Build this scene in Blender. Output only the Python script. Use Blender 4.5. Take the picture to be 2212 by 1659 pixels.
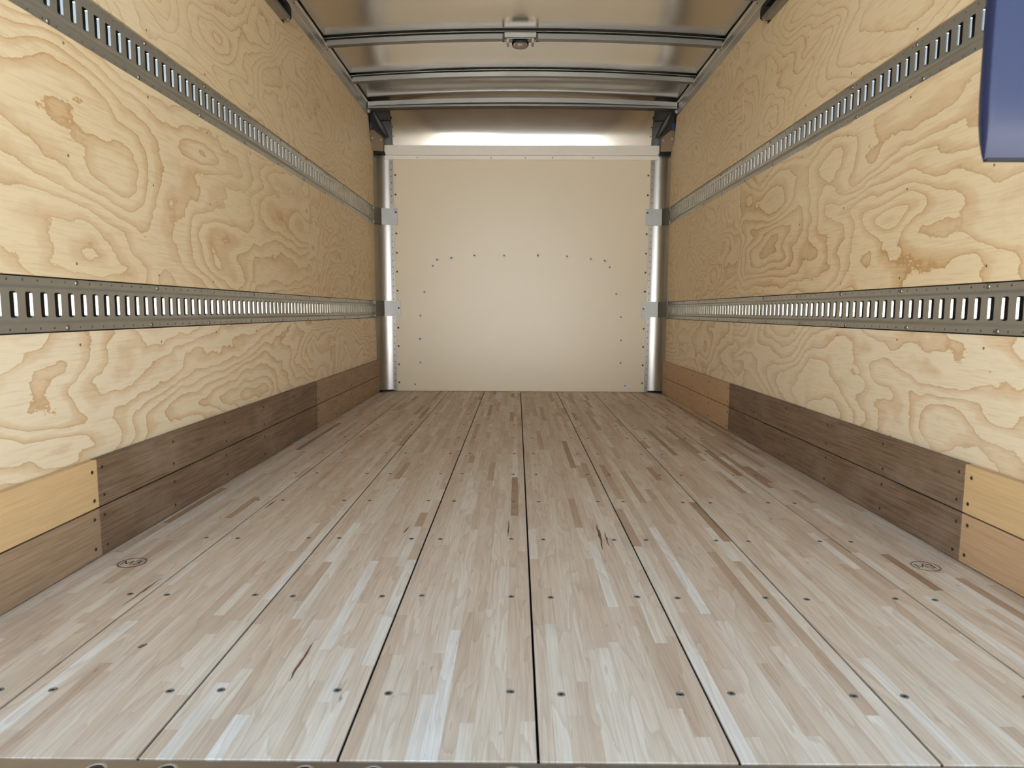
import bpy, math, random
from mathutils import Matrix, Vector

S = bpy.context.scene
COL = S.collection
for o in list(bpy.data.objects):
    bpy.data.objects.remove(o)

# ------------------------------------------------------------------ camera
F_PX, YAW, PITCH, ROLL = 1464.4, -0.0064, -0.1072, 0.0039
fw = Vector((math.sin(YAW) * math.cos(PITCH), math.cos(YAW) * math.cos(PITCH), math.sin(PITCH)))
rt = Vector((math.cos(YAW), -math.sin(YAW), 0.0))
up = rt.cross(fw)
rt2 = math.cos(ROLL) * rt + math.sin(ROLL) * up
up2 = -math.sin(ROLL) * rt + math.cos(ROLL) * up
cam = bpy.data.cameras.new('camera')
cam_o = bpy.data.objects.new('camera', cam)
COL.objects.link(cam_o)
M = Matrix((rt2, up2, -fw)).transposed().to_4x4()
M.translation = Vector((-0.0362, -0.9604, 0.6782))
cam_o.matrix_world = M
cam.sensor_fit = 'HORIZONTAL'
cam.sensor_width = 36.0
cam.lens = 36.0 * F_PX / 2212.0
cam.clip_start = 0.02
cam.dof.use_dof = True
cam.dof.focus_distance = 3.2
cam.dof.aperture_fstop = 7.0
S.camera = cam_o

# ------------------------------------------------------------------ light
world = bpy.data.worlds.new('world')
S.world = world
world.use_nodes = True
bg = world.node_tree.nodes['Background']
bg.inputs['Color'].default_value = (0.62, 0.81, 1.0, 1)
bg.inputs['Strength'].default_value = 1.05
sun = bpy.data.lights.new('sun', 'SUN')
sun.energy = 18.0
sun.color = (1.0, 0.96, 0.9)
sun.angle = 0.01
sun_o = bpy.data.objects.new('sun', sun)
COL.objects.link(sun_o)
# the sun stands high over the cab, so none of it falls straight into the box
sun_o.rotation_euler = Vector((0.15, -0.75, -0.65)).to_track_quat('-Z', 'Y').to_euler()
S.view_settings.view_transform = 'Standard'
S.view_settings.look = 'None'
S.view_settings.gamma = 1.0
S.view_settings.use_curve_mapping = False
S.view_settings.exposure = 0.74
S.cycles.max_bounces = 9
S.cycles.diffuse_bounces = 7
S.cycles.glossy_bounces = 4
S.cycles.adaptive_threshold = 0.04


# ------------------------------------------------------------------ helpers
def lin(r, g, b):
    def f(c):
        c /= 255.0
        return c / 12.92 if c <= 0.04045 else ((c + 0.055) / 1.055) ** 2.4
    return (f(r), f(g), f(b), 1.0)


def link(o, parent=None):
    COL.objects.link(o)
    if parent:
        o.parent = parent
    return o


class MB:
    """collects faces into one mesh"""

    def __init__(self):
        self.v, self.f, self.m, self.t = [], [], [], []
        self.cur = 0
        self.tone = None

    def face(self, pts):
        b = len(self.v)
        self.v += [tuple(p) for p in pts]
        self.f.append(tuple(range(b, b + len(pts))))
        self.m.append(self.cur)
        self.t.append(self.tone)

    def box(self, x0, x1, y0, y1, z0, z1, skip=''):
        if x0 > x1: x0, x1 = x1, x0
        if y0 > y1: y0, y1 = y1, y0
        if z0 > z1: z0, z1 = z1, z0
        p = [(x, y, z) for x in (x0, x1) for y in (y0, y1) for z in (z0, z1)]
        b = len(self.v)
        self.v += p
        for n, q in (('x', (0, 1, 3, 2)), ('X', (4, 6, 7, 5)), ('y', (0, 4, 5, 1)), ('Y', (2, 3, 7, 6)),
                     ('z', (0, 2, 6, 4)), ('Z', (1, 5, 7, 3))):
            if n in skip:
                continue
            self.f.append(tuple(b + i for i in q))
            self.m.append(self.cur)
            self.t.append(self.tone)

    def extrude(self, poly, fn, d0, d1):
        """prism: poly of 2D points, fn(a, b, d) -> 3D"""
        n = len(poly)
        self.face([fn(a, b, d0) for a, b in poly][::-1])
        self.face([fn(a, b, d1) for a, b in poly])
        for i in range(n):
            a, b = poly[i], poly[(i + 1) % n]
            self.face([fn(*a, d0), fn(*b, d0), fn(*b, d1), fn(*a, d1)])

    def lathe(self, prof, c, ax, n=12, sy=1.0):
        """prof: list of (r, h); c centre; ax: 3 vectors (u, v, axis)"""
        u, v, w = ax
        c = Vector(c)
        rings = []
        b = len(self.v)
        for r, h in prof:
            ring = []
            for i in range(n):
                a = 2 * math.pi * i / n
                self.v.append(tuple(c + u * (r * math.cos(a)) + v * (r * math.sin(a) * sy) + w * h))
                ring.append(len(self.v) - 1)
            rings.append(ring)
        for k in range(len(rings) - 1):
            for i in range(n):
                j = (i + 1) % n
                self.f.append((rings[k][i], rings[k][j], rings[k + 1][j], rings[k + 1][i]))
                self.m.append(self.cur)
                self.t.append(self.tone)
        if prof[-1][0] > 1e-7:
            self.f.append(tuple(rings[-1]))
            self.m.append(self.cur)
            self.t.append(self.tone)

    def grid(self, rows, close=False):
        b = len(self.v)
        n = len(rows[0])
        for r in rows:
            self.v += [tuple(p) for p in r]
        for i in range(len(rows) - 1):
            for j in range(n - 1):
                k = b + i * n + j
                self.f.append((k, k + 1, k + n + 1, k + n))
                self.m.append(self.cur)
                self.t.append(self.tone)

    def mesh(self, name, mats, smooth=False):
        me = bpy.data.meshes.new(name)
        me.from_pydata(self.v, [], self.f)
        for m in (mats if isinstance(mats, (list, tuple)) else [mats]):
            me.materials.append(m)
        me.polygons.foreach_set('material_index', self.m)
        if smooth:
            me.polygons.foreach_set('use_smooth', [True] * len(me.polygons))
        if any(t is not None for t in self.t):
            a = me.attributes.new('tone', 'FLOAT', 'FACE')
            a.data.foreach_set('value', [t[0] if t else 0.5 for t in self.t])
            a = me.attributes.new('seed', 'FLOAT', 'FACE')
            a.data.foreach_set('value', [t[1] if t else 0.0 for t in self.t])
        me.update()
        return me

    def obj(self, name, mats, parent=None, smooth=False, bevel=0.0, weld=False, angle=None):
        me = self.mesh(name, mats, smooth)
        o = link(bpy.data.objects.new(name, me), parent)
        if weld:
            m = o.modifiers.new('weld', 'WELD')
            m.merge_threshold = 1e-5
        if bevel:
            m = o.modifiers.new('bevel', 'BEVEL')
            m.width = bevel
            m.segments = 2
            m.limit_method = 'ANGLE'
        return o


X, Y, Z = Vector((1, 0, 0)), Vector((0, 1, 0)), Vector((0, 0, 1))


def struct(o, label=None):
    o['kind'] = 'structure'
    if label:
        o['label'] = label
    return o


def tag(o, label, cat, group=None):
    o['label'] = label
    o['category'] = cat
    if group:
        o['group'] = group
    return o


def empty(name, loc, parent=None):
    o = bpy.data.objects.new(name, None)
    o.location = loc
    o.empty_display_size = 0.05
    return link(o, parent)


def keep(child, parent):
    """parent a world-space mesh to a located empty"""
    child.parent = parent
    child.matrix_parent_inverse = parent.matrix_basis.inverted()


# ------------------------------------------------------------------ materials
class NT:
    def __init__(self, name):
        self.mat = bpy.data.materials.new(name)
        self.mat.use_nodes = True
        self.t = self.mat.node_tree
        self.b = self.t.nodes['Principled BSDF']

    def n(self, kind, **kw):
        nd = self.t.nodes.new(kind)
        for k, v in kw.items():
            if k.startswith('i_'):
                nd.inputs[k[2:].replace('_', ' ')].default_value = v
            else:
                setattr(nd, k, v)
        return nd

    def l(self, a, b):
        self.t.links.new(a, b)

    def math(self, op, a, b=None, c=None):
        nd = self.t.nodes.new('ShaderNodeMath')
        nd.operation = op
        for i, x in enumerate((a, b, c)):
            if x is None:
                continue
            if isinstance(x, (int, float)):
                nd.inputs[i].default_value = x
            else:
                self.l(x, nd.inputs[i])
        return nd.outputs[0]

    def mix(self, fac, a, b, mode='MIX'):
        nd = self.t.nodes.new('ShaderNodeMix')
        nd.data_type = 'RGBA'
        nd.blend_type = mode
        for i, x in ((0, fac), (6, a), (7, b)):
            if isinstance(x, (int, float, tuple)):
                nd.inputs[i].default_value = x
            else:
                self.l(x, nd.inputs[i])
        return nd.outputs[2]

    def pos(self, scale=(1, 1, 1), offset=None):
        tc = self.t.nodes.new('ShaderNodeTexCoord')
        mp = self.t.nodes.new('ShaderNodeVectorMath')
        mp.operation = 'MULTIPLY'
        mp.inputs[1].default_value = scale
        self.l(tc.outputs['Object'], mp.inputs[0])
        out = mp.outputs[0]
        if offset is not None:
            ad = self.t.nodes.new('ShaderNodeVectorMath')
            ad.operation = 'ADD'
            self.l(out, ad.inputs[0])
            if isinstance(offset, tuple):
                ad.inputs[1].default_value = offset
            else:
                self.l(offset, ad.inputs[1])
            out = ad.outputs[0]
        return out

    def noise(self, vec, scale=1.0, detail=2.0, rough=0.5, dist=0.0):
        nd = self.n('ShaderNodeTexNoise')
        nd.inputs['Scale'].default_value = scale
        nd.inputs['Detail'].default_value = detail
        nd.inputs['Roughness'].default_value = rough
        nd.inputs['Distortion'].default_value = dist
        self.l(vec, nd.inputs['Vector'])
        return nd.outputs['Fac']

    def ramp(self, fac, stops, interp='LINEAR'):
        nd = self.n('ShaderNodeValToRGB')
        nd.color_ramp.interpolation = interp
        e = nd.color_ramp.elements
        while len(e) < len(stops):
            e.new(0.5)
        for el, (p, c) in zip(e, stops):
            el.position = p
            el.color = c if len(c) == 4 else (*c, 1)
        self.l(fac, nd.inputs['Fac'])
        return nd.outputs['Color']

    def bump(self, h, strength=0.2, dist=0.001):
        nd = self.n('ShaderNodeBump')
        nd.inputs['Strength'].default_value = strength
        nd.inputs['Distance'].default_value = dist
        self.l(h, nd.inputs['Height'])
        self.l(nd.outputs['Normal'], self.b.inputs['Normal'])

    def set(self, color=None, rough=None, metal=None, spec=None):
        for k, v in (('Base Color', color), ('Roughness', rough), ('Metallic', metal), ('Specular IOR Level', spec)):
            if v is None:
                continue
            if isinstance(v, (int, float, tuple)):
                self.b.inputs[k].default_value = v
            else:
                self.l(v, self.b.inputs[k])
        return self.mat


def g3(v):
    return (v, v, v, 1)


def plywood(name, seed, bands=8.0, light=lin(230, 209, 170), dark=lin(204, 166, 116), line=lin(176, 134, 86),
            flow=0.62, cross=1.9, ripple=1.0, slope=2.0, thin=0.0, amount=1.0):
    """rotary-cut softwood face: contour figure of a flowing field, each band sharp on one side and fading on the other"""
    t = NT(name)
    off = (seed * 7.31, seed * 3.17, seed * 1.93)
    big = t.noise(t.pos((1.0, flow, cross), off), 1.25, 1.6, 0.45, 0.35)
    mid = t.noise(t.pos((1.0, 3.6, 6.0), off), 1.0, 2.0, 0.5, 0.3)
    jag = t.noise(t.pos((9, 20, 44), off), 1.0, 3.0, 0.62)
    fib = t.noise(t.pos((20, 9, 150), off), 1.0, 3.0, 0.6)
    sep = t.n('ShaderNodeSeparateXYZ')
    t.l(t.pos(), sep.inputs[0])
    v = t.math('MULTIPLY', big, bands * 2.0)
    v = t.math('ADD', v, t.math('MULTIPLY', sep.outputs[2], slope))
    v = t.math('ADD', v, t.math('MULTIPLY', mid, 2.2 * ripple))
    v = t.math('ADD', v, t.math('MULTIPLY', jag, 0.42))
    fr = t.math('FRACT', v)
    if thin:
        body = t.ramp(fr, [(0.0, g3(0.0)), (0.62, g3(0.05)), (0.9, g3(0.6)), (0.955, g3(1.0)), (0.985, g3(0.0))])
    else:
        body = t.ramp(fr, [(0.0, g3(0.0)), (0.45, g3(0.04)), (0.62, g3(0.42)), (0.9, g3(0.78)), (0.965, g3(1.0)), (0.985, g3(0.0))])
    edge = t.ramp(fr, [(0.0, g3(0)), (0.86, g3(0)), (0.955, g3(1)), (0.98, g3(0))])
    # the bands fade in and out over the sheet
    var = t.ramp(t.noise(t.pos((1, 1.0, 2.0), off), 2.2, 2.0), [(0.32, g3(0.5)), (0.58, g3(1.0))])
    bfac = t.math('MULTIPLY', t.math('MULTIPLY', body, var), amount)
    c = t.mix(bfac, light, dark)
    c = t.mix(t.math('MULTIPLY', t.math('MULTIPLY', edge, var), 0.55 * amount), c, line)
    c = t.mix(t.math('MULTIPLY', t.math('MAXIMUM', t.math('SUBTRACT', fib, 0.47), 0.0), 1.1), c, line)
    c = t.mix(t.ramp(t.noise(t.pos((1, 0.6, 1.5), off), 1.3, 2.0), [(0.35, g3(0)), (0.7, g3(0.3))]), c, lin(238, 225, 198))
    m = t.set(c, 0.5, 0.0, 0.35)
    t.bump(fib, 0.12, 0.001)
    return m


def board_wood(name, base, dark, seed, streak=0.5, rough=0.6, chalk=0.0):
    t = NT(name)
    off = (seed * 3.3, seed * 5.7, seed * 1.7)
    grain = t.noise(t.pos((40, 5, 210), off), 1.0, 3.0, 0.65)
    flow = t.noise(t.pos((6, 0.9, 9), off), 1.0, 3.0, 0.5, 0.4)
    rings = t.math('FRACT', t.math('MULTIPLY', flow, 9.0))
    c = t.mix(t.math('MULTIPLY', t.ramp(grain, [(0.38, g3(0)), (0.68, g3(1))]), streak), base, dark)
    c = t.mix(t.math('MULTIPLY', t.ramp(rings, [(0.0, g3(0)), (0.8, g3(0.7)), (0.96, g3(0))]), 0.35 * streak), c, dark)
    if chalk:
        ch = t.ramp(t.noise(t.pos((4, 2.3, 3), off), 1.6, 4.0, 0.6), [(0.5, g3(0)), (0.78, g3(chalk))])
        c = t.mix(ch, c, lin(178, 160, 142))
    m = t.set(c, rough, 0.0, 0.35)
    t.bump(grain, 0.25, 0.0012)
    return m


def strip_wood():
    t = NT('laminated_maple')
    at = t.n('ShaderNodeAttribute', attribute_name='tone').outputs['Fac']
    sd = t.n('ShaderNodeAttribute', attribute_name='seed').outputs['Fac']
    cv = t.n('ShaderNodeCombineXYZ')
    t.l(t.math('MULTIPLY', sd, 37.0), cv.inputs[2])
    t.l(t.math('MULTIPLY', sd, 91.0), cv.inputs[1])
    grain = t.noise(t.pos((260, 7, 1), cv.outputs[0]), 1.0, 3.0, 0.62)
    flow = t.noise(t.pos((17, 1.6, 1), cv.outputs[0]), 1.0, 2.0, 0.5, 0.7)
    rings = t.math('FRACT', t.math('MULTIPLY', flow, 7.0))
    base = t.ramp(at, [(0.0, lin(160, 129, 106)), (0.2, lin(196, 171, 148)), (0.42, lin(217, 198, 178)),
                       (0.62, lin(227, 212, 195)), (0.82, lin(234, 224, 210)), (1.0, lin(241, 237, 231))])
    dk = t.mix(1.0, base, lin(206, 186, 168), 'MULTIPLY')
    c = t.mix(t.math('MULTIPLY', t.ramp(rings, [(0.0, g3(0)), (0.72, g3(0.5)), (0.93, g3(1)), (0.98, g3(0))]), 0.42), base, dk)
    c = t.mix(t.math('MULTIPLY', t.ramp(grain, [(0.4, g3(0)), (0.72, g3(1))]), 0.38), c, dk)
    # a few dark mineral flecks and handling dirt
    fl = t.ramp(t.noise(t.pos((60, 16, 1), cv.outputs[0]), 1.0, 2.0, 0.5), [(0.72, g3(0)), (0.82, g3(0.7))])
    c = t.mix(fl, c, lin(120, 88, 66))
    dirt = t.ramp(t.noise(t.pos((2.2, 1.6, 1)), 2.0, 4.0, 0.6), [(0.5, g3(0)), (0.8, g3(0.22))])
    c = t.mix(dirt, c, lin(150, 138, 128))
    m = t.set(c, t.math('ADD', t.math('MULTIPLY', grain, 0.2), 0.42), 0.0, 0.4)
    t.bump(grain, 0.12, 0.0006)
    return m


def metal(name, col, rough, var=0.15, vs=(8, 8, 8), bump=0.0, mscale=1.0, met=1.0):
    t = NT(name)
    nz = t.noise(t.pos(vs), mscale, 4.0, 0.6)
    c = t.mix(t.math('MULTIPLY', nz, var * 2), col, tuple(x * 0.62 for x in col[:3]) + (1,))
    r = t.math('ADD', t.math('MULTIPLY', t.math('SUBTRACT', nz, 0.5), var), rough)
    m = t.set(c, r, met)
    if bump:
        t.bump(nz, bump, 0.002)
    return m


def plain(name, col, rough=0.5, met=0.0, spec=0.5, nscale=60.0, nvar=0.12, bump=0.0):
    t = NT(name)
    nz = t.noise(t.pos((1, 1, 1)), nscale, 3.0, 0.6)
    c = t.mix(t.math('MULTIPLY', nz, nvar * 2), col, tuple(x * 0.7 for x in col[:3]) + (1,))
    m = t.set(c, rough, met, spec)
    if bump:
        t.bump(nz, bump, 0.0006)
    return m


SKYLIT = dict(light=lin(236, 220, 190), dark=lin(212, 178, 132), line=lin(188, 148, 102))  # paler lower sheets: cool sky light put into the wood colour
PLY = [plywood('plywood_a', 1.0, 11.0, slope=5.0), plywood('plywood_b', 2.3, 11.0, slope=-5.0, flow=0.7),
       plywood('plywood_c', 3.1, 12.0, flow=1.3, cross=2.0, ripple=1.8, amount=0.85), plywood('plywood_d', 4.7, 9.5, slope=9.0, ripple=1.3, **SKYLIT),
       plywood('plywood_e', 5.9, 9.5, flow=0.9, slope=-6.0, ripple=1.3, **SKYLIT)]
PLY_FINE = [plywood('plywood_fine_a', 6.2, 11.0, thin=1, flow=0.9, ripple=1.3, amount=0.85),
            plywood('plywood_fine_b', 8.8, 12.0, thin=1, flow=1.0, ripple=1.5, amount=0.8),
            plywood('plywood_fine_c', 9.6, 10.0, thin=1, flow=0.8, ripple=1.2, amount=0.85)]
M_STRIP = strip_wood()
K_DARK = lambda n, s: board_wood(n, lin(140, 117, 94), lin(88, 68, 50), s, 0.8, chalk=0.35)
K_MID = lambda n, s: board_wood(n, lin(174, 149, 121), lin(124, 99, 75), s, 0.6, chalk=0.15)
K_TAN = lambda n, s: board_wood(n, lin(204, 171, 134), lin(164, 128, 93), s, 0.45)
K_PALE = lambda n, s: board_wood(n, lin(218, 187, 140), lin(188, 150, 103), s, 0.4)
M_ALU = metal('mill_aluminium', (0.42, 0.41, 0.39, 1), 0.3, 0.05, (3, 3, 3))
M_NOSE = metal('bright_aluminium', (0.62, 0.60, 0.57, 1), 0.14, 0.03, (3, 3, 3))
M_ROOF = metal('roof_aluminium', (0.72, 0.69, 0.65, 1), 0.21, 0.05, (1.2, 1.2, 1.2))
M_GALV = metal('galvanised_steel', (0.36, 0.355, 0.34, 1), 0.38, 0.14, (14, 14, 14))
M_RAIL = metal('rail_steel', (0.555, 0.555, 0.515, 1), 0.42, 0.12, (18, 6, 18), met=0.85)
M_LIP = metal('sheared_zinc_edge', (0.47, 0.46, 0.44, 1), 0.24, 0.06, (30, 6, 90))
M_TOPRAIL = metal('extruded_aluminium', (0.62, 0.60, 0.57, 1), 0.4, 0.1, (6, 2, 40))
M_BOW = metal('bow_steel', (0.25, 0.248, 0.24, 1), 0.36, 0.1, (8, 30, 30), met=0.85)
M_HEAD = plain('brushed_header_aluminium', lin(240, 236, 226), 0.4, 0.1, 0.5, 14, 0.14)
M_PANEL = plain('textured_liner', lin(230, 217, 191), 0.33, 0.0, 0.75, 260, 0.03, 0.25)
M_BLACK = plain('black_gap', lin(18, 17, 16), 0.7)
M_DARK = plain('dark_steel', lin(58, 56, 54), 0.45, 0.6)
M_ZINC = metal('bright_zinc', (0.8, 0.82, 0.85, 1), 0.3, 0.1, (20, 20, 20))
M_DOOR = plain('grey_door_paint', lin(150, 149, 146), 0.5)
M_BRK = metal('dull_galvanised', (0.25, 0.248, 0.235, 1), 0.42, 0.12, (14, 14, 14), met=0.9)
M_KSC = plain('browned_screw', lin(92, 74, 56), 0.5, 0.3)
M_RIV = plain('dull_rivet', lin(92, 86, 78), 0.6, 0.0, 0.3)
M_FSC = plain('worn_screw_steel', lin(140, 134, 128), 0.4, 0.5)
M_CAP = plain('grey_plastic', lin(66, 65, 62), 0.42, 0.0, 0.5, 30, 0.08)
M_BROWN = plain('bronze_plate', lin(112, 92, 66), 0.4, 0.3, 0.5, 20, 0.06)
M_WHITE = plain('white_rivet', lin(225, 225, 222), 0.35)
M_WASHER = plain('pale_washer', lin(232, 230, 224), 0.5)
M_SILL = metal('sill_steel', (0.45, 0.425, 0.40, 1), 0.42, 0.25, (9, 20, 9))
M_LINER = plain('grey_liner', lin(70, 68, 64), 0.6)
M_BLUE = plain('blue_vinyl', lin(22, 32, 66), 0.38, 0.0, 0.5, 120, 0.12, 0.2)
M_BLUEP = plain('blue_paint', lin(52, 74, 120), 0.4)
M_INK = plain('stamp_ink', lin(58, 50, 46), 0.7)
M_INK2 = plain('faded_stamp_ink', lin(118, 104, 94), 0.7)
M_STREAK = plain('mineral_streak', lin(124, 84, 68), 0.7, nscale=200, nvar=0.4)
M_CHIP = plain('wood_chip', lin(226, 210, 180), 0.7)
M_GROUND = plain('concrete', lin(214, 210, 202), 0.9, nscale=2, nvar=0.12)
M_LENS = plain('lamp_lens', lin(150, 132, 118), 0.2, 0.0, 0.6)
M_TRUCK = plain('white_body_paint', lin(225, 226, 228), 0.35)

D = 4.742          # front wall plane
PX = 1.198         # plywood face
KX = 1.178         # kick board face
PITCH_E = 0.0508
rnd = random.Random(7)

# ------------------------------------------------------------------ ground and shell
m = MB()
m.face([(-40, -40, -1.15), (40, -40, -1.15), (40, 40, -1.15), (-40, 40, -1.15)])
struct(m.obj('ground', M_GROUND), 'pale concrete yard outside the open truck')

m = MB()  # unseen wall, added to throw sunlight deep into the box
m.box(-24, 24, -16.3, -16.0, -1.15, 2.9)
m.box(-24.2, 24.2, -16.4, -15.8, 2.9, 3.05)
for k in range(9):
    m.box(-22 + k * 5.4, -21.7 + k * 5.4, -16.0, -15.9, -1.15, 2.9)
struct(m.obj('wall_bounce', M_TRUCK), 'unseen white wall added behind the open truck to bounce sunlight into it')

# side walls: outer skin slabs carrying the plywood sheets
POSTS = [0.845 + 0.408 * k for k in range(-2, 10)]
walls = {}
for side, s in (('left', -1), ('right', 1)):
    m = MB()
    m.box(s * 1.236, s * 1.262, -0.02, 4.86, -0.12, 2.42)
    w = struct(m.obj('wall_' + side, M_LINER), side + ' side wall of the box, lined with plywood sheets')
    walls[side] = w

# upper sheets end early below the roof corner, with a chamfer
def ply_poly(y0, y1, z0, z1, notch):
    p = [(y0, z0), (y1, z0)]
    if notch:
        p += [(y1, 1.955), (y1 - 0.10, 2.015), (y1 - 0.165, z1)]
    else:
        p += [(y1, z1)]
    return p + [(y0, z1)]


SEAM = 2.895
BANDS = ((0.25, 0.6190), (0.7590, 1.3780), (1.5180, 2.187))
ply_mats = {'left': [(PLY[3], PLY[4]), (PLY[0], PLY[2]), (PLY_FINE[0], PLY_FINE[1])],
            'right': [(PLY[4], PLY[3]), (PLY[1], PLY[2]), (PLY_FINE[2], PLY_FINE[1])]}
for side, s in (('left', -1), ('right', 1)):
    for bi, (z0, z1) in enumerate(BANDS):
        for pi, (y0, y1) in enumerate(((0.02, SEAM - 0.0018), (SEAM + 0.0018, 4.66))):
            m = MB()
            m.extrude(ply_poly(y0, y1, z0, z1, bi == 2 and pi == 1), lambda a, b, d: (s * d, a, b), PX, PX + 0.0165)
            if s < 0:
                m.f = [f[::-1] for f in m.f]
            o = m.obj('plywood_panel', ply_mats[side][bi][pi], walls[side], bevel=0.0007)
            # tiny countersunk screws along the studs and the sheet edges
            m = MB()
            for py in POSTS:
                for dz in (0, 1, 2) if bi else (0, 2):
                    zz = (z0 + 0.035, (z0 + z1) / 2, z1 - 0.035)[dz]
                    yy = py + rnd.uniform(-.008, .008)
                    if bi == 0 and dz == 0 or not (y0 + .01 < yy < y1 - .18):
                        continue
                    m.cur = 0
                    ax = (Y, Z, X * -s)
                    m.lathe([(0.0042, 0.0), (0.0038, 0.0006), (0.0, 0.0003)], (s * (PX - 0.0002), yy, zz + rnd.uniform(-.012, .012)), ax, 7)
            if pi == 0 or True:
                for zz in [z0 + 0.05 + 0.15 * k for k in range(int((z1 - z0) / 0.15))]:
                    yy = SEAM + (-0.014 if pi == 0 else 0.014)
                    if zz > 0.3:
                        m.lathe([(0.0036, 0.0), (0.0032, 0.0006), (0.0, 0.0003)], (s * (PX - 0.0002), yy, zz), (Y, Z, X * -s), 7)
            q = m.obj('screw_heads', plain('ply_screw', lin(150, 122, 84), 0.4, 0.3) if 'ply_screw' not in bpy.data.materials else bpy.data.materials['ply_screw'], o)
            q['kind'] = 'stuff'

# ------------------------------------------------------------------ kick boards
def screw_mesh(name, r, mats, hollow=True):
    m = MB()
    m.lathe([(r, 0.0), (r * 0.92, 0.0009), (r * 0.72, 0.0011), (r * 0.6, 0.0002)], (0, 0, 0), (X, Y, Z), 10)
    m.cur = 1
    m.lathe([(r * 0.42, 0.00025), (r * 0.38, 0.0012), (0.0, 0.0012)], (0, 0, 0), (X, Y, Z), 6)
    return m.mesh(name, mats)


KICK_SCREW = screw_mesh('kick_screw', 0.0056, [M_KSC, M_BLACK])
KJ1, KJ2 = 0.845, 2.888
kick_spec = {
    'left': [[K_PALE('kick_pale_l', 1), K_DARK('kick_dark_l1', 2), K_MID('kick_mid_l1', 3)],
             [K_MID('kick_mid_l0', 4), K_DARK('kick_dark_l2', 5), K_MID('kick_mid_l2', 6)]],
    'right': [[K_PALE('kick_tan_r0', 7), K_DARK('kick_dark_r1', 8), K_TAN('kick_tan_r1', 9)],
              [K_TAN('kick_tan_r2', 10), K_DARK('kick_dark_r2', 11), K_TAN('kick_tan_r3', 12)]]}
for side, s in (('left', -1), ('right', 1)):
    m = MB()
    m.box(s * (PX + 0.0001), s * 1.215, 0.02, 4.66, 0.0, 0.249)
    base = struct(m.obj('baseboard_' + side, M_BLACK), side + ' hardwood kick boards above the floor')
    for ri, (z0, z1) in enumerate(((0.1403, 0.272), (0.003, 0.1362))):
        for ci, (y0, y1) in enumerate(((0.01, KJ1 - 0.0008), (KJ1 + 0.0008, KJ2 - 0.0008), (KJ2 + 0.0008, 4.655))):
            m = MB()
            m.box(s * KX, s * (PX + 0.0002), y0, y1, z0, z1)
            kb = m.obj('kick_board', kick_spec[side][ri][ci], base, bevel=0.0012)
            for py in POSTS:
                for yy in ((py - 0.024, py + 0.024) if abs(py - KJ1) < .01 or abs(py - KJ2) < .02 else (py + 0.0,)):
                    if not (y0 + .005 < yy < y1 - .005):
                        continue
                    for zz in (z0 + 0.024, z1 - 0.028):
                        q = link(bpy.data.objects.new('screw', KICK_SCREW), kb)
                        q.location = (s * (KX - 0.0001), yy + rnd.uniform(-.004, .004), zz + rnd.uniform(-.004, .004))
                        q.rotation_euler = (0, -s * math.pi / 2, 0)

# ------------------------------------------------------------------ floor
m = MB()
m.box(-1.236, 1.236, 0.0, 4.86, -0.06, -0.031)
floor = struct(m.obj('floor', M_BLACK), 'laminated hardwood truck floor of eight wide boards')
B = 0.3048
FSCREW = [screw_mesh('floor_screw', 0.0076, [M_FSC, M_DARK]),
          screw_mesh('floor_screw_bright', 0.0076, [M_GALV, M_DARK])]
strips = []
boards = []
NS = 12
over = {  # (column, nearest y): tone, copied from conspicuous strips
}
for k in range(8):
    bx0, bx1 = -4 * B + k * B + 0.0024, -4 * B + (k + 1) * B - 0.0024
    m = MB()
    m.tone = (0.2, 0.3)
    m.box(bx0, bx1, 0.0, D, -0.0305, -0.004)
    bo = m.obj('floor_board', M_BLACK, floor)
    boards.append(bo)
    sw = (bx1 - bx0) / NS
    for c in range(NS):
        cuts = [0.0]
        y = rnd.uniform(0.05, 0.55)
        while y < D - 0.05:
            cuts.append(y)
            y += rnd.choice((rnd.uniform(0.14, 0.34), rnd.uniform(0.25, 0.55), rnd.uniform(0.4, 0.8)))
        cuts.append(D)
        for y0, y1 in zip(cuts, cuts[1:]):
            tone = min(1, max(0, rnd.gauss(0.60, 0.15)))
            r = rnd.random()
            if r < 0.055 and y0 > 0.85:
                tone = rnd.uniform(0.08, 0.25)
            elif r < 0.075:
                tone = rnd.uniform(0.85, 1.0)
            x0 = bx0 + c * sw
            if x0 + sw < -PX or x0 > PX:
                continue
            strips.append((k, x0 + 0.00008, x0 + sw - 0.00008, y0 + 0.00008, y1 - 0.00008, tone, rnd.random(), rnd.uniform(0, 0.00025)))


def add_strip(m, st):
    k, x0, x1, y0, y1, tone, seed, h = st
    m.tone = (tone, seed)
    m.box(x0, x1, y0, y1, -0.004, -0.0003 + h, skip='z')


def shown(st):
    k, x0, x1, y0, y1, *_ = st
    # visible size in the picture: width over distance, length seen flat, kept to the frame
    yc = (y0 + y1) / 2 + 0.96
    if abs((x0 + x1) / 2) > 0.76 * yc + 0.05:
        return 0
    return (x1 - x0) * (y1 - y0) / yc ** 3


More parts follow.
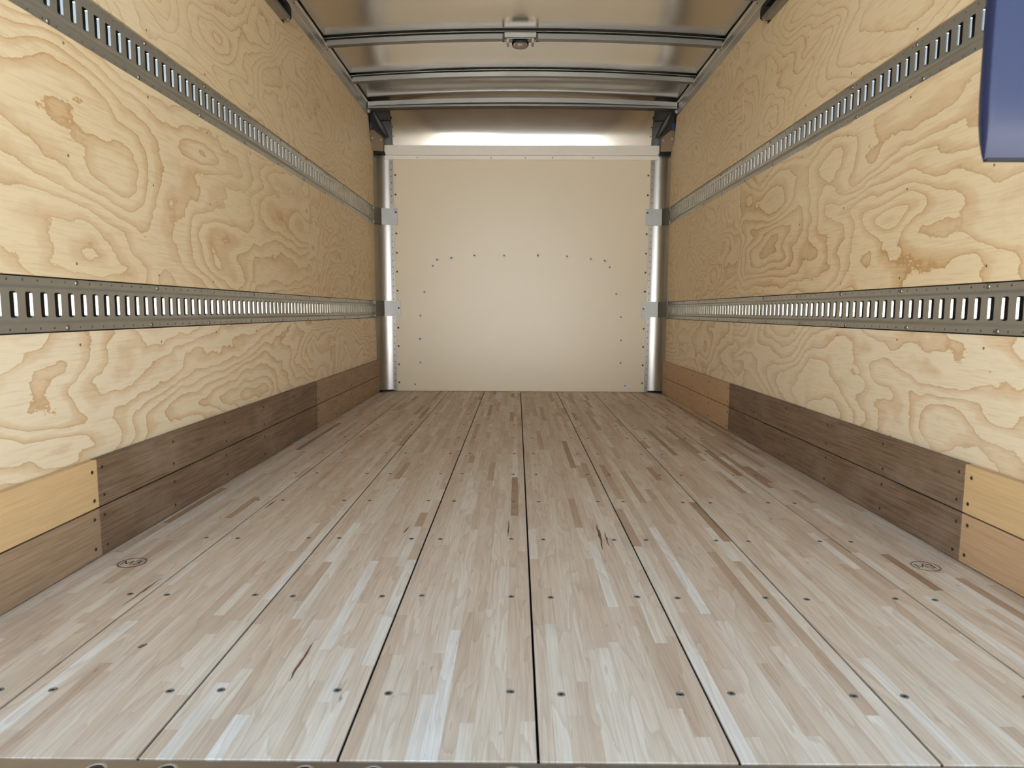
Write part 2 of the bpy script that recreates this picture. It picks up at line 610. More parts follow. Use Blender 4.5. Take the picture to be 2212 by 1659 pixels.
strips.sort(key=shown, reverse=True)
for st in strips[:300]:
    m = MB()
    add_strip(m, st)
    m.obj('strip', M_STRIP, boards[st[0]])
for k in range(8):
    m = MB()
    for st in strips[300:]:
        if st[0] == k:
            add_strip(m, st)
    q = m.obj('strips', M_STRIP, boards[k])
    q['kind'] = 'stuff'
for r in range(12):
    yr = 0.184 + 0.4085 * r
    for k in range(8):
        xc = -4 * B + (k + 0.5) * B
        for sx in (-1, 1):
            xx = xc + sx * 0.106 + rnd.uniform(-.004, .004)
            if abs(xx) > KX - 0.02 or yr > D - 0.05:
                continue
            q = link(bpy.data.objects.new('screw', FSCREW[0 if rnd.random() < 0.5 else 1]), boards[k])
            q.location = (xx, yr + rnd.uniform(-.005, .005), 0.0001)
            q.rotation_euler = (0, 0, rnd.uniform(0, 1))


# stamps
def stamp(cx, cy, mat, board, rot):
    m = MB()
    zt = 0.0004
    c, s_ = math.cos(rot), math.sin(rot)

    def P(a, b):
        return (cx + a * c - b * s_, cy + a * s_ + b * c, zt)
    for r0, r1 in ((0.0349, 0.0364), (0.0320, 0.0334)):
        n = 40
        for i in range(n):
            a0, a1 = 2 * math.pi * i / n, 2 * math.pi * (i + 1) / n
            m.face([P(r0 * math.cos(a0), r0 * math.sin(a0)), P(r1 * math.cos(a0), r1 * math.sin(a0)),
                    P(r1 * math.cos(a1), r1 * math.sin(a1)), P(r0 * math.cos(a1), r0 * math.sin(a1))])

    def stroke(pts, w=0.0032):
        for (xa, ya), (xb, yb) in zip(pts, pts[1:]):
            d = Vector((xb - xa, yb - ya))
            d.normalize()
            n = Vector((-d.y, d.x)) * w / 2
            e = d * w * 0.3
            m.face([P(xa - e.x + n.x, ya - e.y + n.y), P(xa - e.x - n.x, ya - e.y - n.y), P(xb + e.x - n.x, yb + e.y - n.y), P(xb + e.x + n.x, yb + e.y + n.y)])
    stroke([(-0.0235, -0.013), (-0.0225, 0.013), (-0.012, -0.008), (-0.0015, 0.013), (-0.0005, -0.013)])
    arc = []
    for i in range(9):
        a = math.radians(140 - 230 * i / 8)
        arc.append((0.0135 + 0.0068 * math.cos(a), 0.0066 + 0.0064 * math.sin(a)))
    stroke(arc, 0.0028)
    arc = []
    for i in range(9):
        a = math.radians(90 - 230 * i / 8)
        arc.append((0.0135 + 0.0074 * math.cos(a), -0.0062 + 0.0068 * math.sin(a)))
    stroke(arc, 0.0028)
    o = m.obj('stamp_mark', mat, board)
    o['label'] = 'round ink stamp reading M3'
    return o


stamp(-1.069, 0.797, M_INK, boards[0], 0.06)
stamp(1.067, 0.808, M_INK2, boards[7], 0.0)


# dark mineral streaks in the wood
def streak(x0, y0, x1, y1, w, k):
    m = MB()
    n = 10
    a, b = [], []
    for i in range(n + 1):
        u = i / n
        ww = w * math.sin(math.pi * min(1, max(0.02, u))) ** 0.7 * rnd.uniform(.6, 1.1)
        x = x0 + (x1 - x0) * u + rnd.uniform(-.3, .3) * w
        a.append((x - ww / 2, y0 + (y1 - y0) * u, 0.00035))
        b.append((x + ww / 2, y0 + (y1 - y0) * u, 0.00035))
    m.grid([a, b])
    m.f = [f[::-1] for f in m.f]
    m.obj('mineral_streak', M_STREAK, boards[k])


streak(-0.452, 0.215, -0.450, 0.365, 0.006, 2)
streak(-0.94, 0.53, -0.936, 0.70, 0.005, 0)
streak(0.215, 0.92, 0.222, 1.16, 0.008, 4)
streak(0.235, 0.95, 0.238, 1.08, 0.005, 4)
streak(-0.795, 0.335, -0.79, 0.355, 0.012, 1)
streak(-0.06, 1.02, -0.058, 1.2, 0.004, 3)
streak(-0.38, 1.05, -0.372, 1.12, 0.006, 2)
streak(-0.90, 1.30, -0.895, 1.42, 0.006, 1)

# ------------------------------------------------------------------ sill
m = MB()
m.box(-1.236, 1.236, -0.16, -0.0025, -0.05, -0.0015)
sill = struct(m.obj('trim_1', M_SILL, bevel=0.001), 'worn steel rear sill with countersunk bolts')
m = MB()
m.lathe([(0.017, 0.0), (0.0165, 0.0008), (0.0135, 0.0009), (0.0125, 0.0003)], (0, 0, 0), (X, Y, Z), 20)
m.cur = 1
m.lathe([(0.0125, 0.0003), (0.0118, 0.0014), (0.006, 0.0016), (0.0, 0.0008)], (0, 0, 0), (X, Y, Z), 20)
SBOLT = m.mesh('sill_bolt', [M_ZINC, M_DARK])
for xb in (-0.967, -0.864, -0.659, -0.553, -0.349, -0.247, -0.04, 0.063, 0.271, 0.377, 0.58, 0.685, 0.885, 0.99):
    q = link(bpy.data.objects.new('bolt', SBOLT), sill)
    q.location = (xb, -0.027, -0.0014)
m = MB()
m.box(-1.18, 1.18, -0.0024, -0.0004, -0.05, -0.004)
m.obj('paint_edge', M_BLUEP, sill)

# ------------------------------------------------------------------ front wall
m = MB()
m.box(-1.236, 1.236, 4.80, 4.86, -0.12, 2.42)
m.cur = 1
m.box(-1.060, 1.060, D, D + 0.012, 0.002, 1.935)
wf = struct(m.obj('wall_front', [M_LINER, M_PANEL]), 'beige textured liner on the front wall with rivets')
m = MB()
m.lathe([(0.0158, 0.0), (0.015, 0.0012), (0.0062, 0.0014)], (0, 0, 0), (X, Y, Z), 14)
m.cur = 1
m.lathe([(0.0062, 0.0014), (0.0054, 0.0034), (0.0, 0.0040)], (0, 0, 0), (X, Y, Z), 10)
WRIV = m.mesh('washer_rivet', [M_WASHER, M_RIV])
m = MB()
m.lathe([(0.0085, 0.0), (0.0075, 0.0022), (0.0035, 0.0032), (0.003, 0.0012), (0.0, 0.0012)], (0, 0, 0), (X, Y, Z), 10)
ERIV = m.mesh('edge_rivet', [M_RIV])
riv = [(-0.892, .059), (-0.847, .244), (-0.849, .443), (-0.843, .636), (-0.806, .833), (-0.734, 1.05), (-0.699, 1.1),
       (-0.58, 1.115), (-0.388, 1.135), (-0.142, 1.136), (0.138, 1.137), (0.38, 1.13), (0.576, 1.108), (0.691, 1.097),
       (0.734, 1.044), (0.792, .823), (0.835, .631), (0.839, .438), (0.839, .247), (0.882, .055)]
for x, z in riv:
    q = link(bpy.data.objects.new('rivet', WRIV), wf)
    q.location = (x, D - 0.0001, z)
    q.rotation_euler = (math.pi / 2, 0, 0)
for s in (-1, 1):
    for z in (1.784, 1.627, 1.313, 1.155, 1.0, .843, .535, .382, .228, .075):
        q = link(bpy.data.objects.new('rivet', ERIV), wf)
        q.location = (s * (1.026 + 0.006 * z), D - 0.0001, z)
        q.rotation_euler = (math.pi / 2, 0, 0)

# header bar over the liner
m = MB()
prof = [(D - 0.001, 1.905), (D - 0.012, 1.905), (D - 0.012, 1.9345), (D - 0.034, 1.9375), (D - 0.034, 2.013), (D + 0.02, 2.013), (D + 0.02, 2.009), (D - 0.001, 2.009)]
m.extrude(prof, lambda a, b, d: (d, a, b), -1.117, 1.113)
hb = struct(m.obj('trim_2', M_HEAD, bevel=0.001), 'pale scuffed aluminium header bar across the front wall')
for x in (-0.855, -0.25, 0.03, 0.25, 0.58):
    q = link(bpy.data.objects.new('rivet', ERIV), hb)
    q.location = (x, D - 0.0121, 1.92)
    q.rotation_euler = (math.pi / 2, 0, 0)
    q.scale = (0.5, 0.5, 0.5)

# corner coves with riveted flange
for i, s in enumerate((-1, 1)):
    m = MB()
    rows = []
    for z in (0.014, 0.5, 1.0, 1.5, 1.965):
        xe = 1.052 + 0.006 * z
        r = []
        for k in range(17):
            a = math.pi / 2 * k / 16
            r.append((s * (1.212 - (1.212 - xe - 0.02) * (1 - math.cos(a))), 4.60 + (D - 0.004 - 4.60) * math.sin(a), z))
        rows.append(r)
    m.grid(rows if s > 0 else [r[::-1] for r in rows])
    cv = struct(m.obj('trim_%d' % (3 + i), M_ALU, smooth=True), ('left', 'right')[i] + ' curved aluminium corner cove of the front wall')
    m = MB()
    for z0, z1 in ((0.006, 1.905),):
        a0, a1 = 1.052 + 0.006 * z0, 1.052 + 0.006 * z1
        pts = [(s * (a0 + 0.022), D - 0.0055, z0), (s * (a0 - 0.010), D - 0.0055, z0), (s * (a1 - 0.010), D - 0.0055, z1), (s * (a1 + 0.022), D - 0.0055, z1)]
        m.face(pts if s > 0 else pts[::-1])
        back = [(p[0], D - 0.0005, p[2]) for p in pts]
        for j in range(4):
            q = [pts[j], pts[(j + 1) % 4], back[(j + 1) % 4], back[j]]
            m.face(q)
    fl = m.obj('flange', M_ALU, cv)
    m = MB()
    for k in range(36):
        z = 0.04 + 0.0525 * k
        if 0.62 < z < 0.77 or 1.37 < z < 1.52:
            continue
        m.lathe([(0.0042, 0.0), (0.003, 0.0012), (0, 0.0014)], (s * (1.058 + 0.006 * z), D - 0.0056, z), (X, Z, -Y), 7)
    q = m.obj('rivet_row', M_DARK, cv)
    q['kind'] = 'stuff'
    m = MB()
    pts = [(s * 1.178, 4.60, 0.0012), (s * 1.05, 4.735, 0.0012), (s * 1.2, 4.735, 0.0012)]
    m.face(pts if s < 0 else pts[::-1])
    m.obj('foot_plate', M_ALU, cv)

# curved nose panel above the header bar
R_N, Z_N, Y_N = 0.50, 1.955, 4.768 - 0.50


def nose(th):
    return (Y_N + R_N * math.cos(th), Z_N + R_N * math.sin(th))


m = MB()
rows = []
for i in range(29):
    th = math.radians(2 + 58 * i / 28)
    y, z = nose(th)
    rows.append([(x, y, z) for x in (-1.068, -0.5, 0, 0.5, 1.068)])
m.grid(rows)
ns = struct(m.obj('wall_nose', M_NOSE, smooth=True), 'curved shiny aluminium panel under the roof at the front')
m = MB()
for s in (-1, 1):
    for th in (8, 16, 24, 32):
        y, z = nose(math.radians(th))
        m.lathe([(0.005, 0.0), (0.004, 0.002), (0, 0.0025)], (s * 1.05, y - 0.001, z), (X, Z, -Y), 7)
q = m.obj('rivet_row', M_BLACK, ns)
q['kind'] = 'stuff'

# dark moulded corner caps and bronze gusset plates
for s, side in ((-1, 'left'), (1, 'right')):
    e = empty('roof_corner_moulding', (s * 1.13, 4.70, 1.95))
    tag(e, 'dark grey plastic roof corner moulding with a brown plate, %s front corner' % side, 'moulding')
    m = MB()
    rows = []
    for i in range(17):
        th = math.radians(2 + 54 * i / 16)
        y, z = nose(th)
        r = []
        for k in range(13):
            u = k / 12
            a = u * math.pi / 2
            xx = 1.058 + 0.155 * math.sin(a)
            r.append((s * xx, y - 0.006 - 0.15 * (1 - math.cos(a)) * (1 - 0.5 * i / 16), z))
        rows.append(r)
    m.grid(rows if s < 0 else [r[::-1] for r in rows])
    m.f = [f[::-1] for f in m.f]
    sh = m.obj('shell', M_CAP, smooth=True)
    keep(sh, e)
    # crescent rib sweeping from the roof rail down to the middle of the cap
    m = MB()
    n = 14
    A, Bp, C = [], [], []
    for i in range(n + 1):
        u = i / n
        z = 2.262 - 0.195 * u
        xo = 1.196 - 0.10 * u ** 1.7           # outer edge follows the wall, sweeping in
        xi = xo - 0.034 * math.sin(math.pi * min(1, u * 0.98 + 0.02)) ** 0.8
        y = 4.60 + 0.075 * u
        A.append((s * xo, y + 0.03, z - 0.012))
        Bp.append((s * xi, y - 0.008, z))
        C.append((s * (xi - 0.014), y + 0.05, z + 0.006))
    m.grid([A, Bp, C])
    rb = m.obj('rib', M_CAP, smooth=True)
    keep(rb, e)
    m = MB()
    m.box(s * 1.058, s * 1.20, 4.655, 4.69, 2.196, 2.1985)
    keep(m.obj('seam_line', M_CAP), e)

    m = MB()
    poly = [(1.216, 2.100), (1.206, 2.112), (1.182, 2.112), (1.112, 2.052), (1.110, 1.956), (1.116, 1.950), (1.192, 1.950), (1.210, 1.968)]
    m.extrude([(s * a, b) for a, b in poly], lambda a, b, d: (a, d + (abs(a) - 1.11) * -0.25, b), 4.645, 4.649)
    if s < 0:
        m.f = [f[::-1] for f in m.f]
    pl = m.obj('gusset_plate', M_BROWN, bevel=0.0008)
    keep(pl, e)
    pl['label'] = 'brown bronze plate with two rivets'
    for a, b in ((1.195, 2.047), (1.131, 2.037)):
        m = MB()
        m.lathe([(0.0062, 0), (0.005, 0.002), (0, 0.0028)], (s * a, 4.6445 - (a - 1.11) * 0.25, b), (X, Z, -Y), 8)
        rv = m.obj('rivet', M_WHITE)
        rv.parent = pl
    m = MB()
    m.extrude([(s * a, b) for a, b in ((1.21, 1.972), (1.11, 1.952), (1.105, 1.93), (1.205, 1.942))], lambda a, b, d: (a, d, b), 4.66, 4.70)
    sp = m.obj('spacer', M_BLACK)
    keep(sp, e)
    m = MB()
    m.box(s * 1.186, s * 1.204, 4.585, 4.60, 2.112, 2.146)
    m.box(s * 1.190, s * 1.206, 4.583, 4.60, 2.125, 2.156)
    keep(m.obj('wire_plug', M_BLUEP), e)

# ------------------------------------------------------------------ brackets
for s, side in ((-1, 'left'), (1, 'right')):
    for lvl, z0, z1, xi, xb, bz in (('upper', 1.381, 1.513, 1.023, 1.150, 1.483), ('lower', 0.632, 0.759, 1.009, 1.137, 0.70)):
        e = empty('corner_bracket', (s * xb, 4.70, z0))
        tag(e, 'bent galvanised corner bracket at the far end of the %s %s cargo rail' % (lvl, side), 'bracket', 'corner brackets on the front wall')
        m = MB()
        t = 0.003
        poly = [(xi, D - 0.010), (xb, D - 0.026), (1.192, 4.632), (1.205, 4.632), (1.205, 4.635), (1.1945, 4.635), (xb + 0.0015, D - 0.023), (xi, D - 0.0065)]
        m.extrude([(s * a, b) for a, b in poly], lambda a, b, d: (a, b, d), z0, z1)
        if s > 0:
            m.f = [f[::-1] for f in m.f]
        pl = m.obj('plate', M_BRK, bevel=0.0006)
        keep(pl, e)
        q = link(bpy.data.objects.new('bolt', ERIV))
        q.location = (s * (xi + 0.012), D - 0.0115, bz)
        q.rotation_euler = (math.pi / 2, 0, 0)
        keep(q, e)


# ------------------------------------------------------------------ cargo rails
def rail_mesh(s, zc, phase, y_end):
    m = MB()
    hs, vs, rc = 0.0118, 0.0305, 0.005
    WB, WH = 0.0125, 0.0365         # web proud of the flange, half height
    FL = 0.0455

    def P(u, v, w):
        return (s * (1.2045 - w), u, zc + v)

    def q(pts):
        m.face([P(*p) for p in (pts if s < 0 else pts[::-1])])
    n0 = math.ceil((0.03 - phase + PITCH_E / 2) / PITCH_E)
    k = n0
    while phase + k * PITCH_E + PITCH_E / 2 < y_end:
        c = phase + k * PITCH_E
        a, b = c - PITCH_E / 2, c + PITCH_E / 2
        # web with slot
        for (u0, u1, v0, v1) in ((a, c - hs, -WH, WH), (c + hs, b, -WH, WH), (c - hs, c + hs, vs, WH), (c - hs, c + hs, -WH, -vs)):
            q([(u0, v0, WB), (u1, v0, WB), (u1, v1, WB), (u0, v1, WB)])
        loop = []
        for cu, cvv, a0 in ((1, 1, 0), (-1, 1, 90), (-1, -1, 180), (1, -1, 270)):
            arc = []
            for j in range(4):
                an = math.radians(a0 + 30 * j)
                arc.append((c + cu * (hs - rc) + rc * math.cos(an), cvv * (vs - rc) + rc * math.sin(an)))
            cn = (c + cu * hs, cvv * vs)
            for j in range(3):
                q([(*cn, WB), (*arc[j + 1], WB), (*arc[j], WB)])
            loop += arc
        for j in range(len(loop)):
            p0, p1 = loop[j], loop[(j + 1) % len(loop)]
            # the long edges of the slot are folded inwards, the ends are cut plain
            if abs((p0[1] + p1[1]) / 2) > vs - rc * 0.45:
                q([(*p0, WB), (*p1, WB), (*p1, WB - 0.0025), (*p0, WB - 0.0025)])
                continue
            sh = lambda p, t, f: (p[0] - math.copysign(t, p[0] - c), p[1] * f)
            m.cur = 1
            q([(*p0, WB), (*p1, WB), (*sh(p1, .001, .99), WB - 0.0020), (*sh(p0, .001, .99), WB - 0.0020)])
            q([(*sh(p0, .001, .99), WB - 0.0020), (*sh(p1, .001, .99), WB - 0.0020), (*sh(p1, .0031, .96), WB - 0.0050), (*sh(p0, .0031, .96), WB - 0.0050)])
            m.cur = 0
        for sg in (1, -1):
            def qq(pts):
                q(pts if sg > 0 else pts[::-1])
            # rounded shoulder, slope, flange
            qq([(a, sg * WH, WB), (b, sg * WH, WB), (b, sg * (WH + .003), WB - .001), (a, sg * (WH + .003), WB - .001)])
            qq([(a, sg * (WH + .003), WB - .001), (b, sg * (WH + .003), WB - .001), (b, sg * FL, 0.001), (a, sg * FL, 0.001)])
            qq([(a, sg * FL, 0.001), (b, sg * FL, 0.001), (b, sg * (FL + 0.002), 0), (a, sg * (FL + 0.002), 0)])
            f0, f1, fh, hh, rr = FL + 0.002, 0.0665, 0.0585, 0.0048, 0.0034
            for (u0, u1, v0, v1) in ((a, c - hh, f0, f1), (c + hh, b, f0, f1), (c - hh, c + hh, fh + hh, f1), (c - hh, c + hh, f0, fh - hh)):
                qq([(u0, sg * v0, 0), (u1, sg * v0, 0), (u1, sg * v1, 0), (u0, sg * v1, 0)])
            sq = [(1, 0), (1, 1), (0, 1), (-1, 1), (-1, 0), (-1, -1), (0, -1), (1, -1)]
            for j in range(8):
                s0, s1 = sq[j], sq[(j + 1) % 8]
                a0, a1 = math.radians(45 * j), math.radians(45 * (j + 1))
                c0 = (c + rr * math.cos(a0), sg * (fh + rr * math.sin(a0)))
                c1 = (c + rr * math.cos(a1), sg * (fh + rr * math.sin(a1)))
                qq([(c + hh * s0[0], sg * (fh + hh * s0[1]), 0), (c + hh * s1[0], sg * (fh + hh * s1[1]), 0), (*c1, 0), (*c0, 0)])
                qq([(*c0, 0), (*c1, 0), (*c1, -0.004), (*c0, -0.004)])
            # turned back edge
            qq([(a, sg * f1, 0), (b, sg * f1, 0), (b, sg * f1, -0.004), (a, sg * f1, -0.004)])
        k += 1
    return m


m = MB()
m.lathe([(0.0072, 0.0), (0.0068, 0.0016), (0.0045, 0.0030), (0.0, 0.0034)], (0, 0, 0), (X, Y, Z), 10)
TSCREW = m.mesh('track_screw', [M_GALV], smooth=True)
for s, side, lvl, zc, phase in ((-1, 'left', 'lower', 0.689, 0.600), (-1, 'left', 'upper', 1.448, 0.8855),
                                (1, 'right', 'lower', 0.689, 0.7135), (1, 'right', 'upper', 1.448, 0.9235)):
    e = empty('cargo_rail', (s * 1.2, 0.03, zc - 0.0665))
    tag(e, 'slotted galvanised steel tie-down rail, %s one on the %s wall' % (lvl, side), 'cargo rail', 'tie-down rails along the walls')
    o = rail_mesh(s, zc, phase, 4.645).obj('rail', [M_RAIL, M_LIP])
    keep(o, e)
    for py in POSTS:
        for sg, dy in ((1, 0.0), (-1, -0.046)):
            yy = py + dy + 0.004
            if 0.05 < yy < 4.63:
                q = link(bpy.data.objects.new('screw', TSCREW))
                q.location = (s * 1.2044, yy, zc + sg * 0.0585)
                q.rotation_euler = (0, -s * math.pi / 2, 0)
                keep(q, e)

# ------------------------------------------------------------------ ceiling
def crown(x):
    return 0.042 * (1 - (x / 1.19) ** 2)


BOWS = (1.37, 2.0, 2.63, 3.26, 3.90)
HEADER_Y = 4.46


def roof_z(x, y):
    """sheet pulled between the bows: shallow quilting and a few dents"""
    z = 2.292 + crown(x)
    edges = (0.0, 0.72) + BOWS + (HEADER_Y,)
    for y0, y1 in zip(edges, edges[1:]):
        if y0 <= y <= y1:
            u = (y - y0) / (y1 - y0)
            side = 1 - (x / 1.2) ** 6
            z += 0.006 * math.sin(math.pi * u) ** 2 * side
            if y1 == HEADER_Y:
                z -= 0.016 * math.exp(-((u - 0.72) / 0.16) ** 2) * (1 - (x / 1.15) ** 4 if abs(x) < 1.15 else 0)
            if y1 == 3.90:
                for sx in (-1, 1):
                    z -= 0.007 * math.exp(-((x - sx * 0.78) / 0.16) ** 2 - ((u - 0.75) / 0.22) ** 2)
            z += 0.0012 * math.sin(3.1 * x + 9 * y) * math.sin(math.pi * u)
    return z


m = MB()
ys = [HEADER_Y * i / 110 for i in range(111)] + [4.53, 4.6, 4.68, 4.78, 4.85]
xs = [-1.236 + 2.472 * j / 48 for j in range(49)]
m.grid([[(x, y, roof_z(x, min(y, HEADER_Y))) for x in xs] for y in ys])
m.f = [f[::-1] for f in m.f]
ceil = struct(m.obj('ceiling', M_ROOF, smooth=True), 'shiny bare aluminium roof sheet, slightly dented')
md = ceil.modifiers.new('solid', 'SOLIDIFY')
md.thickness = 0.004
md.offset = -1
m = MB()
m.box(-1.262, 1.262, -0.02, 4.86, 2.42, 2.44)
m.obj('outer_skin', M_TRUCK, ceil)

# top rails where the walls meet the roof
for i, s in enumerate((-1, 1)):
    m = MB()
    prof = [(1.1985, 2.180), (1.194, 2.180), (1.194, 2.2225), (1.1915, 2.2245), (1.194, 2.2265), (1.194, 2.268), (1.186, 2.274), (1.186, 2.281), (1.226, 2.281), (1.226, 2.20), (1.1985, 2.20)]
    m.extrude([(s * a, b) for a, b in prof], lambda a, b, d: (a, d, b), 0.0, 4.475)
    if s > 0:
        m.f = [f[::-1] for f in m.f]
    tr = struct(m.obj('trim_%d' % (5 + i), M_TOPRAIL), ('left', 'right')[i] + ' aluminium roof rail above the plywood')
    m = MB()
    for by in BOWS:
        for dy in (0.03, 0.09):
            m.lathe([(0.005, 0), (0.004, 0.0015), (0, 0.002)], (s * 1.194, by + dy, 2.255), (Y, Z, X * -s), 7)
    q = m.obj('rivet_row', M_DARK, tr)
    q['kind'] = 'stuff'

# roof bows
names = {2.63: 'nearest visible roof bow, at the top edge', 3.26: 'curved galvanised roof bow carrying the dome lamp', 3.90: 'curved galvanised roof bow between the lamp and the front header'}


def sweep(poly, n=32, xe=1.19, drop=0.0):
    m = MB()
    rows = []
    for i in range(n + 1):
        x = -xe + 2 * xe * i / n
        rows.append([(x, a, b + crown(x)) for a, b in poly + [poly[0]]])
    m.grid(rows)
    m.face(rows[0][:-1])
    m.face(rows[-1][:-1][::-1])
    return m


for by in BOWS[2:]:
    e = empty('roof_bow', (0, by, 2.24))
    tag(e, names[by], 'roof bow', 'roof bows under the aluminium ceiling')
    m = sweep([(by, 2.2440), (by, 2.2745), (by + 0.044, 2.2745), (by + 0.044, 2.2440)], xe=1.175)
    o = m.obj('channel', M_BOW, bevel=0.0012)
    keep(o, e)
    m = sweep([(by - 0.012, 2.2800), (by - 0.012, 2.2835), (by + 0.056, 2.2835), (by + 0.056, 2.2800)], xe=1.186)
    o = m.obj('top_flange', M_BOW)
    keep(o, e)
    m = sweep([(by + 0.004, 2.2745), (by + 0.004, 2.2800), (by + 0.040, 2.2800), (by + 0.040, 2.2745)], xe=1.186)
    o = m.obj('gap_strip', M_BLACK)  # black strip stands in for the dark gap under the flange
    keep(o, e)

e = empty('roof_header', (0, HEADER_Y, 2.22))
tag(e, 'stepped galvanised header beam across the roof just before the front wall', 'roof beam')
def hsweep(poly, cr=0.45):
    m = MB()
    rows = []
    for i in range(33):
        x = -1.186 + 2.372 * i / 32
        rows.append([(x, a, b + crown(x) * cr) for a, b in poly + [poly[0]]])
    m.grid(rows)
    m.face(rows[0][:-1])
    m.face(rows[-1][:-1][::-1])
    return m
o = hsweep([(HEADER_Y - 0.02, 2.2385), (HEADER_Y - 0.02, 2.275), (HEADER_Y + 0.03, 2.275), (HEADER_Y + 0.03, 2.2385)], 0.8).obj('upper_channel', M_GALV, bevel=0.003)
keep(o, e)
o = hsweep([(HEADER_Y - 0.03, 2.221), (HEADER_Y - 0.03, 2.2385), (HEADER_Y + 0.05, 2.2385), (HEADER_Y + 0.05, 2.221)], 0.5).obj('lower_channel', M_BOW, bevel=0.004)
keep(o, e)
o = hsweep([(HEADER_Y - 0.012, 2.228), (HEADER_Y - 0.012, 2.262), (HEADER_Y + 0.04, 2.262), (HEADER_Y + 0.04, 2.228)], 0.65).obj('web', M_DARK)
keep(o, e)
o = hsweep([(HEADER_Y - 0.024, 2.2405), (HEADER_Y - 0.024, 2.2425), (HEADER_Y + 0.02, 2.2425), (HEADER_Y + 0.02, 2.2405)], 0.6).obj('lip', M_BOW, bevel=0.001)
keep(o, e)

for s in (-1, 1):
    m = MB()
    m.lathe([(0.013, 0.0), (0.013, 0.03), (0.009, 0.03), (0.009, 0.004), (0, 0.004)], (s * 1.184, HEADER_Y + 0.01, 2.205), (X, Z, -Y), 14)
    keep(m.obj('drain_tube', M_GALV), e)

# ------------------------------------------------------------------ dome lamp
LY = 3.262
e = empty('dome_lamp', (-0.022, LY, 2.25))
tag(e, 'small oval dome lamp in a metal bracket under the roof bow', 'lamp')
zb = 2.246 + crown(0)
m = MB()
m.box(-0.116, 0.072, LY - 0.014, LY - 0.010, zb + 0.001, zb + 0.030)
m.box(-0.103, 0.059, LY - 0.014, LY + 0.05, zb - 0.006, zb - 0.002)
for x in (-0.103, 0.045):
    m.box(x, x + 0.014, LY - 0.016, LY + 0.05, zb - 0.030, zb - 0.004)
br = m.obj('bracket', M_GALV, bevel=0.0008)
keep(br, e)
for x in (-0.122, 0.078):
    m = MB()
    m.lathe([(0.0055, -0.02), (0.0055, 0.02), (0, 0.021)], (x, LY - 0.006, zb + 0.004), (X, Y, Z), 8)
    m.lathe([(0.008, -0.02), (0.008, -0.012), (0, -0.012)], (x, LY - 0.006, zb), (X, Y, Z), 8)
    m.box(min(x, -0.022 + (x + 0.022) * 0.8), max(x, -0.022 + (x + 0.022) * 0.8), LY - 0.008, LY - 0.004, zb - 0.016, zb - 0.012)
    bo = m.obj('bolt', M_GALV)
    keep(bo, e)
m = MB()
m.lathe([(0.0, 0.0), (0.046, 0.0), (0.050, -0.006), (0.050, -0.022), (0.046, -0.026)], (-0.022, LY + 0.016, zb - 0.010), (X, Y, Z), 28, sy=0.62)
hs = m.obj('housing', M_DARK, smooth=False)
keep(hs, e)
m = MB()
m.lathe([(0.047, 0.0), (0.044, -0.009), (0.036, -0.015), (0.02, -0.018), (0.0, -0.019)], (-0.022, LY + 0.016, zb - 0.034), (X, Y, Z), 28, sy=0.62)
ln = m.obj('lens', M_LENS, smooth=True)
keep(ln, e)
for x in (-0.058, 0.014):
    m = MB()
    m.lathe([(0.004, 0), (0.003, 0.003), (0, 0.0035)], (x, LY - 0.013, zb - 0.038), (X, Z, -Y), 8)
    keep(m.obj('screw', M_WHITE), e)
m = MB()
m.box(-0.056, 0.012, LY - 0.0165, LY - 0.013, zb - 0.033, zb - 0.0315)
keep(m.obj('trim_bar', M_WHITE), e)

# ------------------------------------------------------------------ door tracks
for s, side in ((-1, 'left'), (1, 'right')):
    e = empty('door_track', (s * 1.18, 2.5, 2.086))
    tag(e, 'black and steel end of the roll-up door track high on the %s wall' % side, 'door track')
    def F(a, b, d):
        return (s * a, d, b)
    m = MB()
    m.extrude([(1.1975, 2.150), (1.158, 2.150), (1.158, 2.146), (1.1935, 2.146), (1.1935, 2.092), (1.1975, 2.092)][::s], F, 0.05, 2.56)
    o = m.obj('back_channel', M_DARK)
    keep(o, e)
    m = MB()
    m.extrude([(1.1975, 2.092), (1.160, 2.086), (1.150, 2.090), (1.148, 2.102), (1.153, 2.106), (1.155, 2.096), (1.162, 2.091), (1.1975, 2.096)][::s], F, 0.05, 2.515)
    o = m.obj('lower_lip', M_GALV)
    keep(o, e)
    m = MB()
    m.extrude([(2.50, 2.094), (2.535, 2.094), (2.572, 2.118), (2.572, 2.160), (2.545, 2.172), (2.44, 2.172), (2.44, 2.152), (2.50, 2.148)], lambda a, b, d: (s * d, a, b), 1.160, 1.1965)
    o = m.obj('end_stop', M_BLACK)
    keep(o, e)
    m = MB()
    m.lathe([(0.006, 0), (0.005, 0.003), (0, 0.004)], (s * 1.158, 2.508, 2.090), (Y, Z, X * -s), 8)
    o = m.obj('bolt', M_WHITE)
    keep(o, e)

# ------------------------------------------------------------------ roll-up door, open under the roof
m = MB()
m.box(-1.15, 1.15, 0.12, 2.44, 2.168, 2.172)
dr = struct(m.obj('door_1', M_GALV), 'roll-up rear door, rolled open under the roof')
for k in range(6):
    m = MB()
    m.box(-1.152, 1.152, 0.12 + 0.388 * k, 0.12 + 0.388 * (k + 1) - 0.006, 2.150, 2.168)
    m.obj('door_panel', M_DOOR, dr, bevel=0.002)

# ------------------------------------------------------------------ rear frame and blue flap
m = MB()
m.box(-1.262, 1.262, -0.10, -0.02, 2.24, 2.44)
struct(m.obj('trim_7', M_BLUEP), 'blue rear door header')
for i, s in enumerate((-1, 1)):
    m = MB()
    m.box(s * 1.19, s * 1.262, -0.10, -0.02, -0.12, 2.24)
    struct(m.obj('trim_%d' % (8 + i), M_BLUEP), ('left', 'right')[i] + ' blue rear door post')

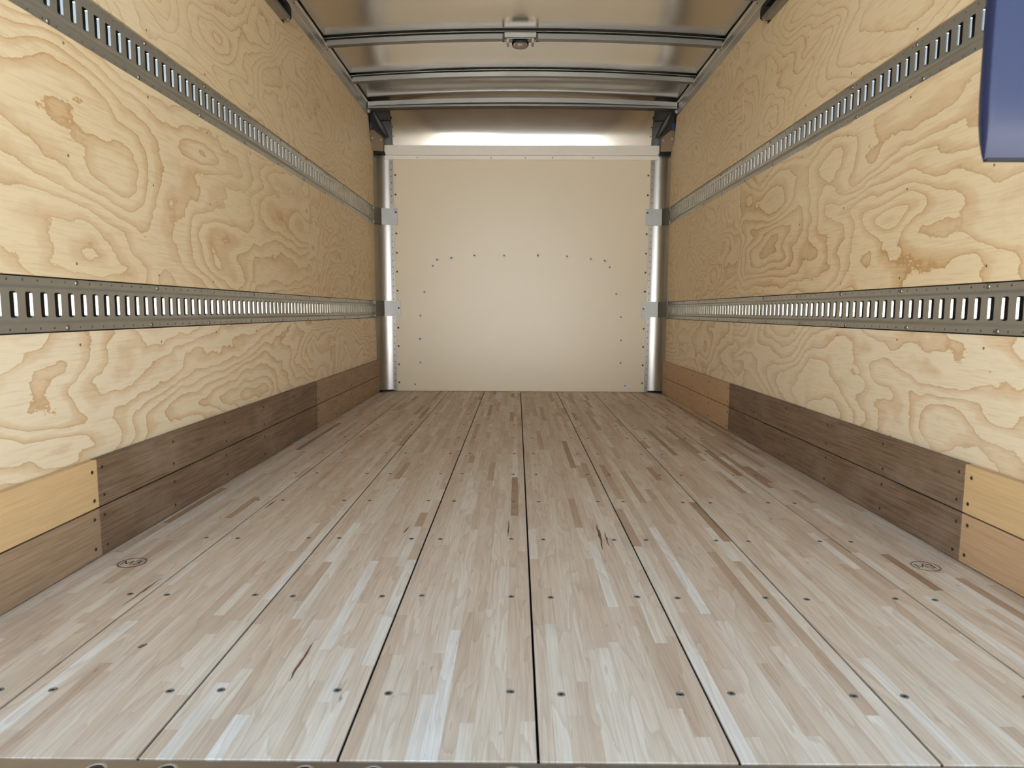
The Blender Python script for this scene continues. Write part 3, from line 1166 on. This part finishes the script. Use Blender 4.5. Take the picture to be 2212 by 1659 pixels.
e = empty('hanging_flap', (0.68, -0.04, 0.88))
tag(e, 'blue padded flap hanging at the right edge of the rear opening', 'flap')
m = MB()
# cushion-like slab: rounded vertical edges, hem drawn in at the bottom
rows = []
x0, x1 = 0.572, 0.86
for zi in range(26):
    u = zi / 25
    z = 0.879 + (2.30 - 0.879) * u ** 1.6
    dz = z - 0.879
    inset = 0.006 * max(0.0, 1 - dz / 0.10) ** 2
    th = 0.013 * (1 - 0.8 * max(0.0, 1 - dz / 0.055) ** 2.2)
    ring = []
    for k in range(40):
        a = 2 * math.pi * k / 40
        cx = abs(math.cos(a)) ** 0.18 * (1 if math.cos(a) >= 0 else -1)
        cy = abs(math.sin(a)) ** 0.18 * (1 if math.sin(a) >= 0 else -1)
        ring.append(((x0 + x1) / 2 + ((x1 - x0) / 2 - inset) * cx, -0.036 + th * cy, z))
    ring.append(ring[0])
    rows.append(ring)
m.grid(rows)
m.face(rows[0][:-1][::-1])
m.face(rows[-1][:-1])
pad = m.obj('pad', M_BLUE, smooth=True)
keep(pad, e)
m = MB()
m.box(0.580, 0.852, -0.0405, -0.0315, 0.8765, 0.8805)
hem = m.obj('hem', M_BLACK, bevel=0.001)
keep(hem, e)
m = MB()
m.box(0.60, 0.84, -0.06, -0.018, 2.2, 2.243)
hg = m.obj('hanger', M_DARK)
keep(hg, e)

# ------------------------------------------------------------------ loose bits
m = MB()
for i in range(420):
    cx = rnd.choice((-0.68, -0.55, -0.5, -0.3, -0.22, -0.06, 0.0, 0.12, 0.2, 0.5, 0.85)) + rnd.gauss(0, 0.05)
    if rnd.random() < .35:
        cx = rnd.uniform(-0.8, 0.8)
    y = rnd.gauss(-0.002, 0.003)
    a = rnd.uniform(0, math.pi)
    L = rnd.uniform(0.003, 0.012)
    dx, dy = math.cos(a) * L, math.sin(a) * L * 0.8
    w = 0.0004
    z = 0.0006 + rnd.uniform(0, 0.001)
    m.face([(cx - w, y, z), (cx + w, y - w, z), (cx + dx, y - dy, z + rnd.uniform(0, 0.002))])
q = m.obj('wood_splinters', M_CHIP)
q['kind'] = 'stuff'
q['label'] = 'fine pale wood splinters along the edge of the sill'
q['category'] = 'splinters'
m = MB()
for i in range(360):
    if rnd.random() < .6:
        k = rnd.randrange(8)
        x = -4 * B + (k + .5) * B + rnd.choice((-1, 1)) * 0.106 + rnd.gauss(0, 0.014)
        y = 0.184 + 0.4085 * rnd.randrange(6) + rnd.gauss(0, 0.010)
    else:
        x, y = rnd.uniform(-1.1, 1.1), rnd.uniform(0.02, 3.5)
    r = rnd.uniform(0.0006, 0.0018)
    a = rnd.uniform(0, 6.28)
    z = 0.0003
    p = [(x + r * math.cos(a + t), y + r * math.sin(a + t) * 1.3, z) for t in (0, 2.1, 4.2)]
    tp = (x, y, z + r * 0.8)
    for j in range(3):
        m.face([p[j], p[(j + 1) % 3], tp])
q = m.obj('sawdust', M_CHIP)
q['kind'] = 'stuff'
q['label'] = 'scattered wood chips and sawdust on the floor boards'
q['category'] = 'sawdust'
